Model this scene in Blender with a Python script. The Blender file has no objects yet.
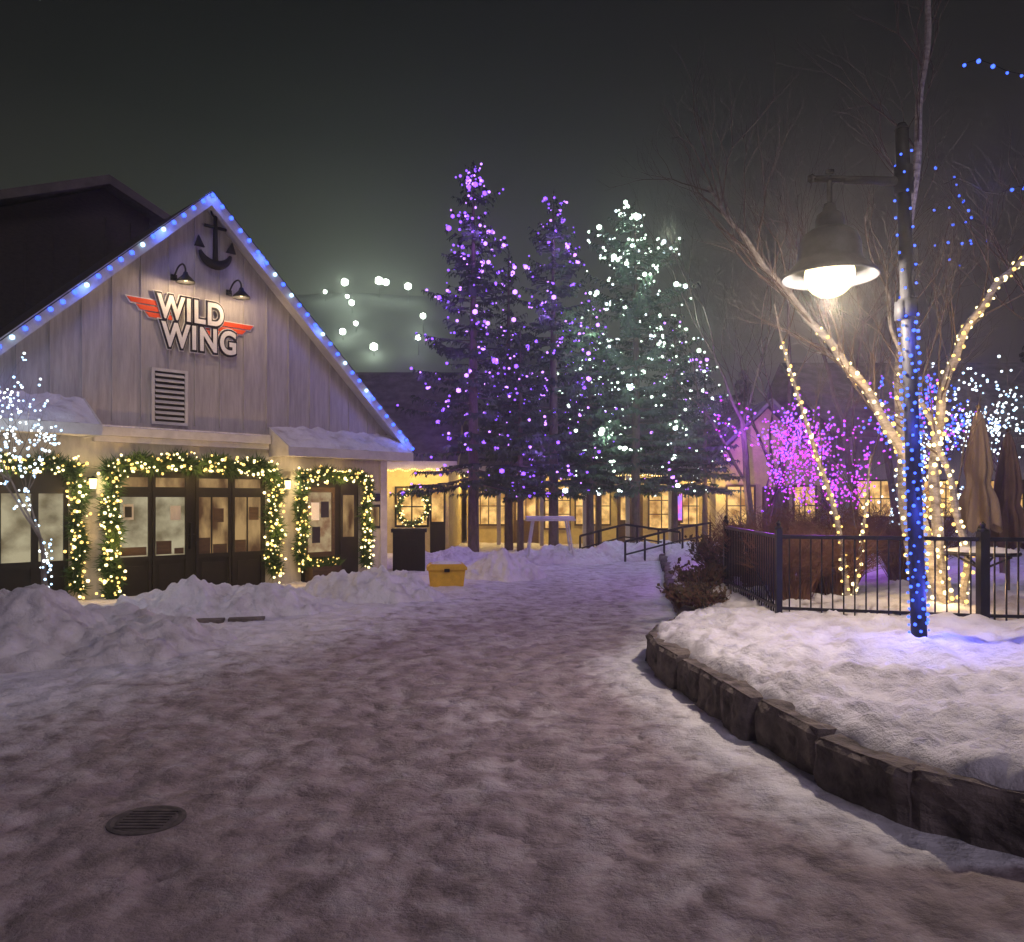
import bpy, math, random
import numpy as np
from mathutils import Vector, Matrix, noise
random.seed(7)
R = random.uniform
scene = bpy.context.scene

# ------------------------------------------------------------------ materials
def nt(m):
    m.use_nodes = True
    return m.node_tree, m.node_tree.nodes, m.node_tree.links

def mat(name, c1, c2=None, scale=6.0, rough=0.8, bump=0.2, bdist=0.02, metal=0.0, stretch=(1,1,1), detail=6, spec=0.3):
    m = bpy.data.materials.new(name); t, n, l = nt(m)
    b = n['Principled BSDF']; b.inputs['Roughness'].default_value = rough
    b.inputs['Metallic'].default_value = metal
    b.inputs['Specular IOR Level'].default_value = spec
    c2 = c2 or tuple(x*0.6 for x in c1)
    tc = n.new('ShaderNodeTexCoord'); mp = n.new('ShaderNodeMapping'); mp.inputs['Scale'].default_value = stretch
    l.new(tc.outputs['Object'], mp.inputs['Vector'])
    no = n.new('ShaderNodeTexNoise'); no.inputs['Scale'].default_value = scale; no.inputs['Detail'].default_value = detail
    no.inputs['Roughness'].default_value = 0.65
    l.new(mp.outputs[0], no.inputs['Vector'])
    r = n.new('ShaderNodeValToRGB'); r.color_ramp.elements[0].position = 0.32; r.color_ramp.elements[1].position = 0.68
    r.color_ramp.elements[0].color = (*c2, 1); r.color_ramp.elements[1].color = (*c1, 1)
    l.new(no.outputs['Fac'], r.inputs['Fac']); l.new(r.outputs['Color'], b.inputs['Base Color'])
    if bump > 0:
        bp = n.new('ShaderNodeBump'); bp.inputs['Strength'].default_value = bump; bp.inputs['Distance'].default_value = bdist
        l.new(no.outputs['Fac'], bp.inputs['Height']); l.new(bp.outputs['Normal'], b.inputs['Normal'])
    return m

def emit(name, col, st, c2=None, scale=3.0, stretch=(1,1,1)):
    m = bpy.data.materials.new(name); t, n, l = nt(m)
    n.clear()
    e = n.new('ShaderNodeEmission'); o = n.new('ShaderNodeOutputMaterial')
    e.inputs['Strength'].default_value = st; e.inputs['Color'].default_value = (*col, 1)
    if c2:
        tc = n.new('ShaderNodeTexCoord'); no = n.new('ShaderNodeTexNoise'); no.inputs['Scale'].default_value = scale
        mp = n.new('ShaderNodeMapping'); mp.inputs['Scale'].default_value = stretch
        no.inputs['Detail'].default_value = 4
        r = n.new('ShaderNodeValToRGB'); r.color_ramp.elements[0].position = 0.36; r.color_ramp.elements[1].position = 0.62
        r.color_ramp.elements[0].color = (*c2, 1); r.color_ramp.elements[1].color = (*col, 1)
        l.new(tc.outputs['Object'], mp.inputs['Vector']); l.new(mp.outputs[0], no.inputs['Vector']); l.new(no.outputs['Fac'], r.inputs['Fac']); l.new(r.outputs[0], e.inputs['Color'])
    l.new(e.outputs[0], o.inputs['Surface'])
    try: m.cycles.emission_sampling = 'NONE'
    except Exception: pass
    return m

def snow_mat(name, dirty=(0.325,0.265,0.285), dark=(0.185,0.148,0.158), use_attr=False, clean=(0.74,0.73,0.80), base_dirt=0.12, bumpd=0.07):
    m = bpy.data.materials.new(name); t, n, l = nt(m)
    b = n['Principled BSDF']; b.inputs['Roughness'].default_value = 0.65; b.inputs['Specular IOR Level'].default_value = 0.3
    tc = n.new('ShaderNodeTexCoord')
    def nz(s, d=6, rg=0.6):
        x = n.new('ShaderNodeTexNoise'); x.inputs['Scale'].default_value = s; x.inputs['Detail'].default_value = d; x.inputs['Roughness'].default_value = rg
        l.new(tc.outputs['Object'], x.inputs['Vector']); return x
    n1 = nz(0.9, 5); n2 = nz(3.9, 9, 0.66); n3 = nz(24, 4, .7)
    def math_(op, a, bb, clamp=False):
        x = n.new('ShaderNodeMath'); x.operation = op; x.use_clamp = clamp
        for i, v in enumerate((a, bb)):
            if isinstance(v, (int, float)): x.inputs[i].default_value = v
            else: l.new(v, x.inputs[i])
        return x.outputs[0]
    if use_attr:
        at = n.new('ShaderNodeAttribute'); at.attribute_name = 'dirt'; dsrc = at.outputs['Fac']
    else:
        dsrc = base_dirt
    s = math_('ADD', math_('MULTIPLY', math_('SUBTRACT', n1.outputs['Fac'], 0.5), 1.2), math_('MULTIPLY', math_('SUBTRACT', n2.outputs['Fac'], 0.5), 1.9))
    amt = math_('ADD', dsrc, math_('MULTIPLY', s, 0.85), True) if use_attr else math_('ADD', dsrc, math_('MULTIPLY', s, 0.5), True)
    mx = n.new('ShaderNodeMix'); mx.data_type = 'RGBA'
    mx.inputs[6].default_value = (*clean, 1); mx.inputs[7].default_value = (*dirty, 1); l.new(amt, mx.inputs[0])
    mr = n.new('ShaderNodeMapRange'); mr.inputs[1].default_value = 0.5; mr.inputs[2].default_value = 0.68
    l.new(n2.outputs['Fac'], mr.inputs[0])
    dk = math_('MULTIPLY', mr.outputs[0], amt)
    mx2 = n.new('ShaderNodeMix'); mx2.data_type = 'RGBA'; mx2.inputs[7].default_value = (*dark, 1)
    l.new(mx.outputs[2], mx2.inputs[6]); l.new(dk, mx2.inputs[0])
    l.new(mx2.outputs[2], b.inputs['Base Color'])
    vo = n.new('ShaderNodeTexVoronoi'); vo.inputs['Scale'].default_value = 5.0; vo.feature = 'SMOOTH_F1'
    wv = n.new('ShaderNodeVectorMath'); wv.operation = 'ADD'
    sc = n.new('ShaderNodeVectorMath'); sc.operation = 'SCALE'; sc.inputs['Scale'].default_value = 0.35
    l.new(n2.outputs['Color'], sc.inputs[0]); l.new(tc.outputs['Object'], wv.inputs[0]); l.new(sc.outputs[0], wv.inputs[1]); l.new(wv.outputs[0], vo.inputs['Vector'])
    h = math_('ADD', math_('MULTIPLY', vo.outputs['Distance'], 0.8), math_('ADD', n2.outputs['Fac'], math_('MULTIPLY', n3.outputs['Fac'], 0.16)))
    bp = n.new('ShaderNodeBump'); bp.inputs['Strength'].default_value = 1.0; bp.inputs['Distance'].default_value = bumpd
    l.new(h, bp.inputs['Height']); l.new(bp.outputs['Normal'], b.inputs['Normal'])
    return m

M = {}
M['ground'] = snow_mat('packed_snow', use_attr=True, bumpd=0.075)
M['snow'] = snow_mat('bank_snow', base_dirt=0.08)
M['bank'] = snow_mat('dirty_bank_snow', base_dirt=0.25, dark=(0.28,0.24,0.25))
M['roofsnow'] = snow_mat('roof_snow', base_dirt=0.15)
M['siding'] = mat('siding', (0.44,0.41,0.41), (0.30,0.28,0.28), 3.0, 0.75, 0.3, 0.01, stretch=(6,6,0.6))
M['siding_low'] = mat('siding_low', (0.54,0.50,0.41), (0.40,0.37,0.31), 3.0, 0.75, 0.2, 0.01, stretch=(4,4,0.8))
M['trim'] = mat('trim_white', (0.60,0.58,0.56), (0.44,0.42,0.40), 4, 0.6, 0.15)
M['shingle'] = mat('shingle', (0.06,0.05,0.045), (0.03,0.026,0.026), 9, 0.9, 0.6, 0.03, stretch=(1,1,3))
M['roofdark'] = mat('roof_dusted', (0.18,0.17,0.18), (0.05,0.046,0.05), 2.2, 0.9, 0.4, 0.03)
M['roofdim'] = mat('weathered_fascia', (0.13,0.115,0.11), (0.07,0.065,0.06), 4, 0.9, 0.3, 0.02)
M['dark'] = mat('dark_paint', (0.018,0.015,0.014), (0.010,0.009,0.008), 8, 0.55, 0.1, spec=.2)
M['black'] = mat('black_metal', (0.015,0.015,0.017), (0.008,0.008,0.01), 20, 0.4, 0.1, metal=0.3)
M['lampmetal'] = mat('lamp_shade_metal', (0.060,0.065,0.072), (0.035,0.038,0.042), 14, 0.5, 0.1, metal=0.2)
M['postmetal'] = mat('lamp_post_metal', (0.026,0.028,0.036), (0.015,0.017,0.021), 14, 0.65, 0.1)
M['wood'] = mat('dark_wood', (0.10,0.06,0.035), (0.05,0.03,0.02), 6, 0.7, 0.3, stretch=(1,1,5))
M['bark'] = mat('bark', (0.16,0.12,0.10), (0.07,0.05,0.045), 12, 0.9, 0.6, 0.02, stretch=(1,1,0.4))
M['birch'] = mat('birch_bark', (0.50,0.46,0.42), (0.12,0.10,0.09), 7, 0.8, 0.4, 0.01, stretch=(1,1,3))
M['birchtwig'] = mat('birch_twig', (0.15,0.11,0.09), (0.07,0.05,0.045), 7, 0.8, 0)
M['needle'] = mat('needles', (0.040,0.068,0.042), (0.018,0.032,0.020), 3, 0.8, 0)
M['needle2'] = mat('needles_light', (0.075,0.11,0.075), (0.035,0.055,0.038), 3, 0.8, 0)
M['garland'] = mat('garland_green', (0.06,0.12,0.035), (0.025,0.06,0.015), 8, 0.8, 0)
M['twig'] = mat('dry_twigs', (0.22,0.11,0.07), (0.10,0.05,0.035), 5, 0.9, 0)
M['shrubleaf'] = mat('shrub_leaf', (0.09,0.07,0.045), (0.035,0.03,0.02), 8, 0.9, 0)
M['stone'] = mat('stone', (0.22,0.185,0.175), (0.05,0.043,0.043), 5, 0.9, 1.0, 0.05)
M['stone2'] = mat('stone_dark', (0.14,0.12,0.118), (0.04,0.036,0.036), 7, 0.9, 1.0, 0.05)
M['yellowwall'] = mat('yellow_siding', (0.60,0.50,0.24), (0.45,0.37,0.18), 5, 0.8, 0.2)
M['canvas'] = mat('canvas', (0.26,0.19,0.14), (0.17,0.13,0.10), 5, 0.9, 0.3, 0.01, stretch=(1,1,0.3))
M['canvasdark'] = mat('canvas_dark', (0.13,0.08,0.07), (0.08,0.05,0.045), 5, 0.9, 0.3, 0.01)
M['yellowplastic'] = mat('yellow_plastic', (0.70,0.42,0.04), (0.55,0.32,0.03), 9, 0.5, 0.1)
M['whitemetal'] = mat('white_metal', (0.6,0.6,0.62), (0.45,0.45,0.47), 9, 0.5, 0.1)
M['red'] = mat('sign_red', (0.85,0.10,0.03), (0.75,0.08,0.02), 9, 0.5, 0)
M['signwhite'] = mat('sign_white', (0.8,0.78,0.75), (0.72,0.7,0.66), 9, 0.5, 0)
M['signdark'] = mat('sign_dark', (0.02,0.015,0.03), (0.012,0.01,0.02), 9, 0.5, 0)
M['hill'] = mat('hill_snow', (0.09,0.095,0.09), (0.03,0.033,0.03), 0.03, 0.9, 0)
M['distant'] = mat('distant_needles', (0.05,0.055,0.045), (0.02,0.025,0.02), 1, 0.9, 0)
M['iron'] = mat('cast_iron', (0.13,0.11,0.11), (0.05,0.045,0.045), 16, 0.8, 0.6, 0.01)

E = {}
E['blue'] = emit('bulb_blue', (0.045,0.11,1.0), 3.6)
E['bluew'] = emit('bulb_icy', (0.45,0.7,1.0), 3.2)
E['purple'] = emit('bulb_purple', (0.24,0.08,1.0), 3.2)
E['violet'] = emit('bulb_violet', (0.46,0.19,1.0), 4.0)
E['magenta'] = emit('bulb_magenta', (0.75,0.06,0.85), 1.9)
E['vivid'] = emit('bulb_vivid_violet', (0.42,0.08,1.0), 2.6)
E['white'] = emit('bulb_white', (0.78,1.0,0.82), 4)
E['cool'] = emit('bulb_cool', (0.8,0.92,1.0), 3.5)
E['warm'] = emit('bulb_warm', (1.0,0.62,0.16), 2.8)
E['warm2'] = emit('bulb_warm_pale', (1.0,0.80,0.38), 4)
E['globe'] = emit('lamp_globe', (1.0,0.84,0.50), 2.6)
E['flood'] = emit('flood_head', (0.85,1.0,0.82), 12)
E['win_pale'] = emit('window_pale', (0.64,0.56,0.36), 0.66, (0.24,0.19,0.11), 2.6, (1,1,1.2))
E['win_wood'] = emit('window_wood', (0.66,0.42,0.18), 0.62, (0.12,0.055,0.03), 2.6, (1.5,1.5,.6))
E['win_warm'] = emit('window_warm', (1.0,0.62,0.2), 1.25, (0.35,0.16,0.04), 2.5)
E['poster'] = emit('poster_pane', (0.60,0.46,0.26), 0.7, (0.30,0.15,0.08), 5)
E['screen'] = emit('screen_pink', (1.0,0.15,0.5), 1.4, (0.3,0.2,1.0), 3)

# ------------------------------------------------------------------ builder
PHI = (1+5**.5)/2
ICO_V = [Vector(v).normalized() for v in [(-1,PHI,0),(1,PHI,0),(-1,-PHI,0),(1,-PHI,0),(0,-1,PHI),(0,1,PHI),(0,-1,-PHI),(0,1,-PHI),(PHI,0,-1),(PHI,0,1),(-PHI,0,-1),(-PHI,0,1)]]
ICO_F = [(0,11,5),(0,5,1),(0,1,7),(0,7,10),(0,10,11),(1,5,9),(5,11,4),(11,10,2),(10,7,6),(7,1,8),(3,9,4),(3,4,2),(3,2,6),(3,6,8),(3,8,9),(4,9,5),(2,4,11),(6,2,10),(8,6,7),(9,8,1)]
class MB:
    def __init__(s): s.v=[]; s.f=[]; s.m=[]
    def add(s, vs, fs, m=0):
        o=len(s.v); s.v.extend([tuple(x) for x in vs]); s.f.extend([tuple(i+o for i in f) for f in fs]); s.m.extend([m]*len(fs))
    def box(s, x0,x1,y0,y1,z0,z1, m=0, T=None):
        vs=[Vector(p) for p in [(x0,y0,z0),(x1,y0,z0),(x1,y1,z0),(x0,y1,z0),(x0,y0,z1),(x1,y0,z1),(x1,y1,z1),(x0,y1,z1)]]
        if T: vs=[T@p for p in vs]
        s.add(vs,[(0,3,2,1),(4,5,6,7),(0,1,5,4),(1,2,6,5),(2,3,7,6),(3,0,4,7)],m)
    def prism(s, poly, y0, y1, m=0, axis='y'):
        n=len(poly)
        if axis=='y': vs=[(a,y0,b) for a,b in poly]+[(a,y1,b) for a,b in poly]
        elif axis=='x': vs=[(y0,a,b) for a,b in poly]+[(y1,a,b) for a,b in poly]
        else: vs=[(a,b,y0) for a,b in poly]+[(a,b,y1) for a,b in poly]
        s.add(vs,[tuple(range(n))[::-1],tuple(range(n,2*n))]+[(i,(i+1)%n,n+(i+1)%n,n+i) for i in range(n)],m)
    def tube(s, pts, rads, seg=6, m=0, cap=True):
        pts=[Vector(p) for p in pts]; n=len(pts)
        if isinstance(rads,(int,float)): rads=[rads]*n
        vs=[]; ref=None
        for i,p in enumerate(pts):
            t=(pts[min(i+1,n-1)]-pts[max(i-1,0)])
            if t.length<1e-9: t=Vector((0,0,1))
            t.normalize()
            if ref is None:
                ref=Vector((1,0,0)) if abs(t.x)<0.8 else Vector((0,1,0))
            a=(ref-t*ref.dot(t)).normalized(); ref=a; b=t.cross(a)
            for k in range(seg):
                an=2*math.pi*k/seg
                vs.append(p+(a*math.cos(an)+b*math.sin(an))*rads[i])
        fs=[]
        for i in range(n-1):
            for k in range(seg):
                k2=(k+1)%seg
                fs.append((i*seg+k,i*seg+k2,(i+1)*seg+k2,(i+1)*seg+k))
        if cap: fs.append(tuple(range(seg))[::-1]); fs.append(tuple(range((n-1)*seg,n*seg)))
        s.add(vs,fs,m)
    def bulb(s,p,r,m=0):
        p=Vector(p); s.add([p+v*r for v in ICO_V],ICO_F,m)
    def lathe(s, prof, c, seg=32, m=0):
        vs=[]
        for r,z in prof:
            for k in range(seg):
                a=2*math.pi*k/seg; vs.append((c[0]+r*math.cos(a),c[1]+r*math.sin(a),c[2]+z))
        fs=[]
        for i in range(len(prof)-1):
            for k in range(seg):
                k2=(k+1)%seg; fs.append((i*seg+k,i*seg+k2,(i+1)*seg+k2,(i+1)*seg+k))
        s.add(vs,fs,m)
    def obj(s,name,mats,parent=None,smooth=False):
        me=bpy.data.meshes.new(name); me.from_pydata(s.v,[],s.f)
        for x in mats: me.materials.append(x)
        if len(mats)>1: me.polygons.foreach_set('material_index',s.m)
        if smooth: me.polygons.foreach_set('use_smooth',[True]*len(s.f))
        me.update(); o=bpy.data.objects.new(name,me); scene.collection.objects.link(o)
        if parent: o.parent=parent
        return o
def empty(name,loc=(0,0,0),rz=0):
    o=bpy.data.objects.new(name,None); scene.collection.objects.link(o); o.location=loc; o.rotation_euler=(0,0,rz); return o
def light(name,loc,W,col,r=0.04,parent=None):
    d=bpy.data.lights.new(name,'POINT'); d.energy=W; d.color=col; d.shadow_soft_size=r
    o=bpy.data.objects.new(name,d); scene.collection.objects.link(o); o.location=loc
    if parent: o.parent=parent
    return o
def fbm(x,y,z=0,oct=4):
    return noise.fractal(Vector((x,y,z)),1.0,2.0,oct)
def interp(pts,n):
    pts=[Vector(p) for p in pts]; L=[0]
    for i in range(1,len(pts)): L.append(L[-1]+(pts[i]-pts[i-1]).length)
    out=[]
    for k in range(n):
        d=L[-1]*k/(n-1); i=1
        while i<len(L)-1 and L[i]<d: i+=1
        f=(d-L[i-1])/max(1e-9,L[i]-L[i-1]); out.append(pts[i-1].lerp(pts[i],f))
    return out
def catmull(pts,n):
    P=[Vector(p) for p in pts]; P=[P[0]*2-P[1]]+P+[P[-1]*2-P[-2]]; out=[]
    for i in range(1,len(P)-2):
        for k in range(n):
            t=k/n; a,b,c,d=P[i-1],P[i],P[i+1],P[i+2]
            out.append(0.5*((2*b)+(c-a)*t+(2*a-5*b+4*c-d)*t*t+(3*b-a-3*c+d)*t**3))
    out.append(P[-2]); return out

# ------------------------------------------------------------------ ground
CURB=[(7,2.9),(4,3.05),(2.9,3.3),(2.3,3.57),(1.95,3.95),(1.74,4.6),(1.55,5.6),(1.42,6.6),(1.30,7.5),(1.33,8.1),(1.6,8.7),(2.0,9.6),(2.3,11),(2.7,14),(3.4,18),(4.4,24)]
curb=catmull([(a,b,0) for a,b in CURB],14)
cy=np.array([p.y for p in curb]); cx=np.array([p.x for p in curb])
ordr=np.argsort(cy)
def curbx(y):
    return float(np.interp(y,cy[ordr],cx[ordr]))
def leftx(y): return float(np.interp(y,[0,3,7,9,11,14,20,30],[-6,-5,-4.0,-3.0,-2.2,-1.2,-0.5,0]))
def axis(lo,hi,step,far,g):
    a=list(np.arange(lo,hi,step)); x=hi; s=step
    while x<far: a.append(x); s*=g; x+=s
    a.append(far); return a
xs=axis(0,7,0.04,600,1.16); xs=[-x for x in xs[:0:-1]]+xs
ys=[]; y=2.2; s=0.035
while y<40: ys.append(y); s=max(0.035,0.009*y); y+=s
while y<700: ys.append(y); s*=1.15; y+=s
ys.append(700)
ys=[-60,-30,-12,-5,0,1.2]+ys
random.seed(101); prints=[]
for _ in range(60):
    x=R(-5,2.2); y=R(1.0,15); a=R(1.1,2.0) if random.random()<.75 else R(0,6.28)
    if x>curbx(max(3.2,min(24,y)))-.4: continue
    for k in range(16):
        sg=1 if k%2 else -1; px_=x+math.cos(a)*k*.62-math.sin(a)*.12*sg; py_=y+math.sin(a)*k*.62+math.cos(a)*.12*sg
        prints.append((px_,py_,a+R(-.2,.2))); a+=R(-.05,.05)
cell={}
for p in prints: cell.setdefault((int(p[0]//.5),int(p[1]//.5)),[]).append(p)
def trackx(y,f,ph): 
    return leftx(y)+(curbx(min(max(y,3.2),24))-leftx(y))*f+.25*math.sin(y*.33+ph)
MHX,MHY=-1.88,4.12
mv=[];dirt=[]
for yy in ys:
    near=1.5<yy<42
    if near: tr=[trackx(yy,f,ph)+o for f,ph in ((.42,0),(.66,1.3),(.55,3.1)) for o in (-.55,.55)]
    c=curbx(min(max(yy,3.2),24)); lf=leftx(yy)
    for xx in xs:
        z=0;d=0.35
        if abs(xx)<9 and near:
            z=0.028*fbm(xx*0.9,yy*0.9,1.3,3)+0.014*fbm(xx*3.1,yy*3.1,5,3)
            wr=max(0,min(1,(c-0.22-xx)/0.45)); wl=max(0,min(1,(xx-lf)/1.6))
            if yy<3.6: wr=1
            d=wr*wl*(0.96 if yy<9 else max(0.22,0.96-(yy-9)*0.085))
            z+= (1-wl)*0.05+(1-wr)*0.02
            tk=0
            for t in tr:
                q=((xx-t)/.11)**2
                if q<9: tk+=math.exp(-q)
            tk=min(tk,1)*(0.55+.8*fbm(xx*.6,yy*.5,21,2)); tk=max(0,tk)
            z-=.015*tk*wr*wl; d+=.10*tk*wr*wl
            if yy<17:
                ci,cj=int(xx//.5),int(yy//.5)
                for ii in (-1,0,1):
                    for jj in (-1,0,1):
                        for (px_,py_,a) in cell.get((ci+ii,cj+jj),()):
                            dx,dy=xx-px_,yy-py_; u=(dx*math.cos(a)+dy*math.sin(a))/.15; v=(-dx*math.sin(a)+dy*math.cos(a))/.07; q=u*u+v*v
                            if q<3: z+=-0.015*math.exp(-q*q)+0.005*math.exp(-(q-1.7)**2*3)
            fade=min(1,max(0,(9-abs(xx))/1.5))*min(1,(42-yy)/6); z*=fade
            dm=math.hypot(xx-MHX,yy-MHY)
            if dm<.5: k=max(0,min(1,(dm-.2)/.3)); z=z*k; d=max(d,1.25-k)
        elif yy<=1.5 and abs(xx)<9: d=0.9
        mv.append((xx,yy,z)); dirt.append(d)
nx=len(xs);ny=len(ys)
mf=[(j*nx+i,j*nx+i+1,(j+1)*nx+i+1,(j+1)*nx+i) for j in range(ny-1) for i in range(nx-1)]
me=bpy.data.meshes.new('snowy_ground'); me.from_pydata(mv,[],mf); me.materials.append(M['ground'])
at=me.attributes.new('dirt','FLOAT','POINT'); at.data.foreach_set('value',dirt)
me.polygons.foreach_set('use_smooth',[True]*len(mf)); me.update()
g=bpy.data.objects.new('snowy_ground',me); scene.collection.objects.link(g)

def bank(name,cx_,cy_,rx,ry,h,rot,seed,m='snow',nr=50,na=170,lump=0.65):
    b=MB(); vs=[];fs=[]
    for i in range(nr+1):
        r=i/nr
        for k in range(na):
            a=2*math.pi*k/na
            rr=r*(1+0.20*fbm(math.cos(a)*1.5,math.sin(a)*1.5,seed,3))
            lx=rr*rx*math.cos(a); ly=rr*ry*math.sin(a)
            X=cx_+lx*math.cos(rot)-ly*math.sin(rot); Y=cy_+lx*math.sin(rot)+ly*math.cos(rot)
            e=max(0,1-r*r)**0.9
            z=h*e*(1+lump*fbm(X*1.3,Y*1.3,seed,3))+min(1,e*4)*(0.12*abs(fbm(X*3.0,Y*3.0,seed+3,3))+0.04*fbm(X*9,Y*9,seed,3))-0.07*(r>0.97)-0.02
            vs.append((X,Y,z))
    for i in range(nr):
        for k in range(na):
            k2=(k+1)%na; fs.append((i*na+k,(i+1)*na+k,(i+1)*na+k2,i*na+k2))
    b.add(vs,fs); return b.obj(name,[M[m]],smooth=True)
bank('snow_bank',-5.6,8.6,2.7,1.35,0.54,0.10,1,'bank')
bank('snow_bank',-4.15,11.3,1.95,0.66,0.40,0.33,2,'snow')
bank('snow_bank',-2.40,13.1,1.35,0.8,0.48,0.2,3,'snow')
bank('snow_bank',-7.6,10.3,1.9,0.9,0.46,0.3,4,'snow')
bank('snow_bank',-0.25,16.8,1.0,0.7,0.46,0.1,5,'snow')
bank('snow_bank',1.2,21.5,1.9,0.9,0.30,0.1,6,'snow')
bank('snow_bank',3.9,22.5,2.6,1.1,0.46,0.05,7,'snow')
bank('snow_bank',5.2,19.5,1.6,1.4,0.40,0.3,8,'snow')
bank('snow_bank',-1.5,20.5,1.6,0.8,0.34,0.1,9,'snow')
b=MB()
for i in range(2):
    T=Matrix.Translation((-4.05+i*0.50,10.58+i*0.12,0.0))@Matrix.Rotation(0.25+R(-.06,.06),4,'Z')
    b.box(-0.23,0.23,-0.08,0.10,-0.05,0.075,0,T)
b.obj('stone_edging',[M['stone']])

# planter wall
import bmesh
b=MB()
dense=interp([(p.x,p.y,0) for p in curb],800)
i=0; kk=0
while i<799:
    L=R(0.38,0.85); j=i; acc=0
    while j<799 and acc<L: acc+=(dense[j+1]-dense[j]).length; j+=1
    p,q=dense[i],dense[j]; d=(q-p)
    if d.length<0.1: break
    ang=math.atan2(d.y,d.x); nrm=Vector((d.y,-d.x,0)).normalized()
    c=(p+q)/2+nrm*(0.16+R(-.03,.03))
    hh=(0.33 if p.y<10 else 0.22)+R(-.05,.01)
    bm=bmesh.new(); bmesh.ops.create_cube(bm,size=1)
    bmesh.ops.scale(bm,vec=(d.length-0.004,0.30,hh+0.12),verts=bm.verts)
    bmesh.ops.subdivide_edges(bm,edges=bm.edges[:],cuts=11,use_grid_fill=True)
    sd=R(0,50)
    hx,hy,hz=d.length/2,.15,(hh+.12)/2
    for v in bm.verts:
        n_=Vector((v.co.x/hx,v.co.y/hy,v.co.z/hz)); k=sum(1 for t in n_ if abs(t)>.97)
        if k>=2: v.co=Vector((v.co.x*(1-.03*(k-1)),v.co.y*(1-.14*(k-1)),v.co.z*(1-.05*(k-1))))
        v.co+=Vector((0.15*n_.x,n_.y,n_.z*.5))*(0.034*noise.fractal(v.co*4+Vector((sd,0,0)),1,2,4)+.016*noise.fractal(v.co*14+Vector((sd,0,0)),1,2,3))
    T=Matrix.Translation((c.x,c.y,(hh-0.12)/2))@Matrix.Rotation(ang+R(-.05,.05),4,'Z')@Matrix.Rotation(R(-.03,.03),4,'Y')
    bm.verts.ensure_lookup_table()
    b.add([T@v.co for v in bm.verts],[tuple(v.index for v in f.verts) for f in bm.faces],random.choice((0,0,1))); bm.free()
    i=j; kk+=1
b.obj('stone_planter_wall',[M['stone'],M['stone2']])

# planter snow
nu,nv=460,180
D=interp([(p.x,p.y,0) for p in curb],nu); vs=[];fs=[]
for a in range(nu):
    p=D[a]; t=D[min(a+1,nu-1)]-D[max(a-1,0)]; nrm=Vector((t.y,-t.x,0)).normalized()
    ed=0.12+0.07*fbm(p.x*2.6,p.y*2.6,3,4)
    st=p+nrm*ed
    Q=Vector((16,2.9+(p.y-2.9)*1.25,0))
    base=0.33 if p.y<10 else 0.33-min(0.12,(p.y-10)*0.03)
    for k in range(nv):
        w=(k/(nv-1))**2.2; P=st.lerp(Q,w); dist=(P-st).length
        up=1-math.exp(-dist/0.07)
        z=base-0.08+0.13*up+0.09*(1-math.exp(-dist/0.8))
        z+=up*(0.065*fbm(P.x*1.6,P.y*1.6,2,3)+0.085*abs(fbm(P.x*3.2,P.y*3.2,7,4))+0.018*fbm(P.x*11,P.y*11,4,2))
        vs.append((P.x,P.y,z))
for a in range(nu-1):
    for k in range(nv-1): fs.append((a*nv+k,a*nv+k+1,(a+1)*nv+k+1,(a+1)*nv+k))
b=MB(); b.add(vs,fs); b.obj('planter_snow',[M['snow']],smooth=True)

# manhole
zc=0.006
b=MB(); b.lathe([(0.0,0.0),(0.14,0.0),(0.15,-0.003),(0.17,0.002),(0.19,0.0),(0.20,-0.05)],(MHX,MHY,zc),28)
for k in range(-3,4): b.box(MHX-0.12,MHX+0.12,MHY+k*0.036-0.009,MHY+k*0.036+0.009,zc+0.0,zc+0.005)
b.obj('manhole_cover',[M['iron']])

# ------------------------------------------------------------------ restaurant
AX,AY=-6.55,13.2; RZ=math.atan2(.714,.7)
B=empty('wooden_restaurant',(AX,AY,0),RZ)
pk=1.48; pz=7.05; hw=4.42; tn=0.955
wl,wr=-2.45,5.50
def rz(x): return pz-0.12-abs(x-pk)*tn
b=MB()
b.prism([(wl,-0.1),(wr,-0.1),(wr,2.79),(wl,2.79)],0,12,1)
b.prism([(wl,2.79),(wr,2.79),(wr,rz(wr)),(pk,rz(pk)),(wl,rz(wl))],-0.02,12,0)
x=wl+0.1
while x<wr:
    b.box(x-0.012,x+0.012,-0.042,-0.02,2.95,rz(x)-0.05,0); x+=0.46
b.obj('walls',[M['siding'],M['siding_low']],B)
b=MB()
def slab(b,x0,z0,x1,z1,y0,y1,th,m):
    b.prism([(x0,z0),(x1,z1),(x1,z1-th),(x0,z0-th)],y0,y1,m)
slab(b,pk,pz,pk-hw,pz-hw*tn,-0.32,12.4,0.13,0); slab(b,pk,pz,pk+hw,pz-hw*tn,-0.32,12.4,0.13,0)
b.obj('roof',[M['shingle']],B)
b=MB()
for sgn in (-1,1):
    b.prism([(pk,pz+0.015),(pk+sgn*(hw+.02),pz+0.015-hw*tn),(pk+sgn*(hw+.02),pz-0.24-hw*tn),(pk,pz-0.24)],-0.37,-0.323,0)
    b.prism([(pk,pz-0.135),(pk+sgn*hw,pz-0.135-hw*tn),(pk+sgn*hw,pz-0.16-hw*tn),(pk,pz-0.16)],-0.32,-0.03,0)
b.box(-0.35,2.72,-0.16,-0.002,2.70,2.84,0); b.box(-0.35,2.72,-0.10,-0.002,2.60,2.697,0)
b.box(wr-0.16,wr+0.01,-0.03,-0.003,0,2.6,0)
b.obj('trim_boards',[M['trim']],B)
b=MB(); b.box(-0.35,2.72,-0.155,-0.03,2.842,2.87,0)
b.obj('ledge_snow',[M['roofsnow']],B)
b=MB()
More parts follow.
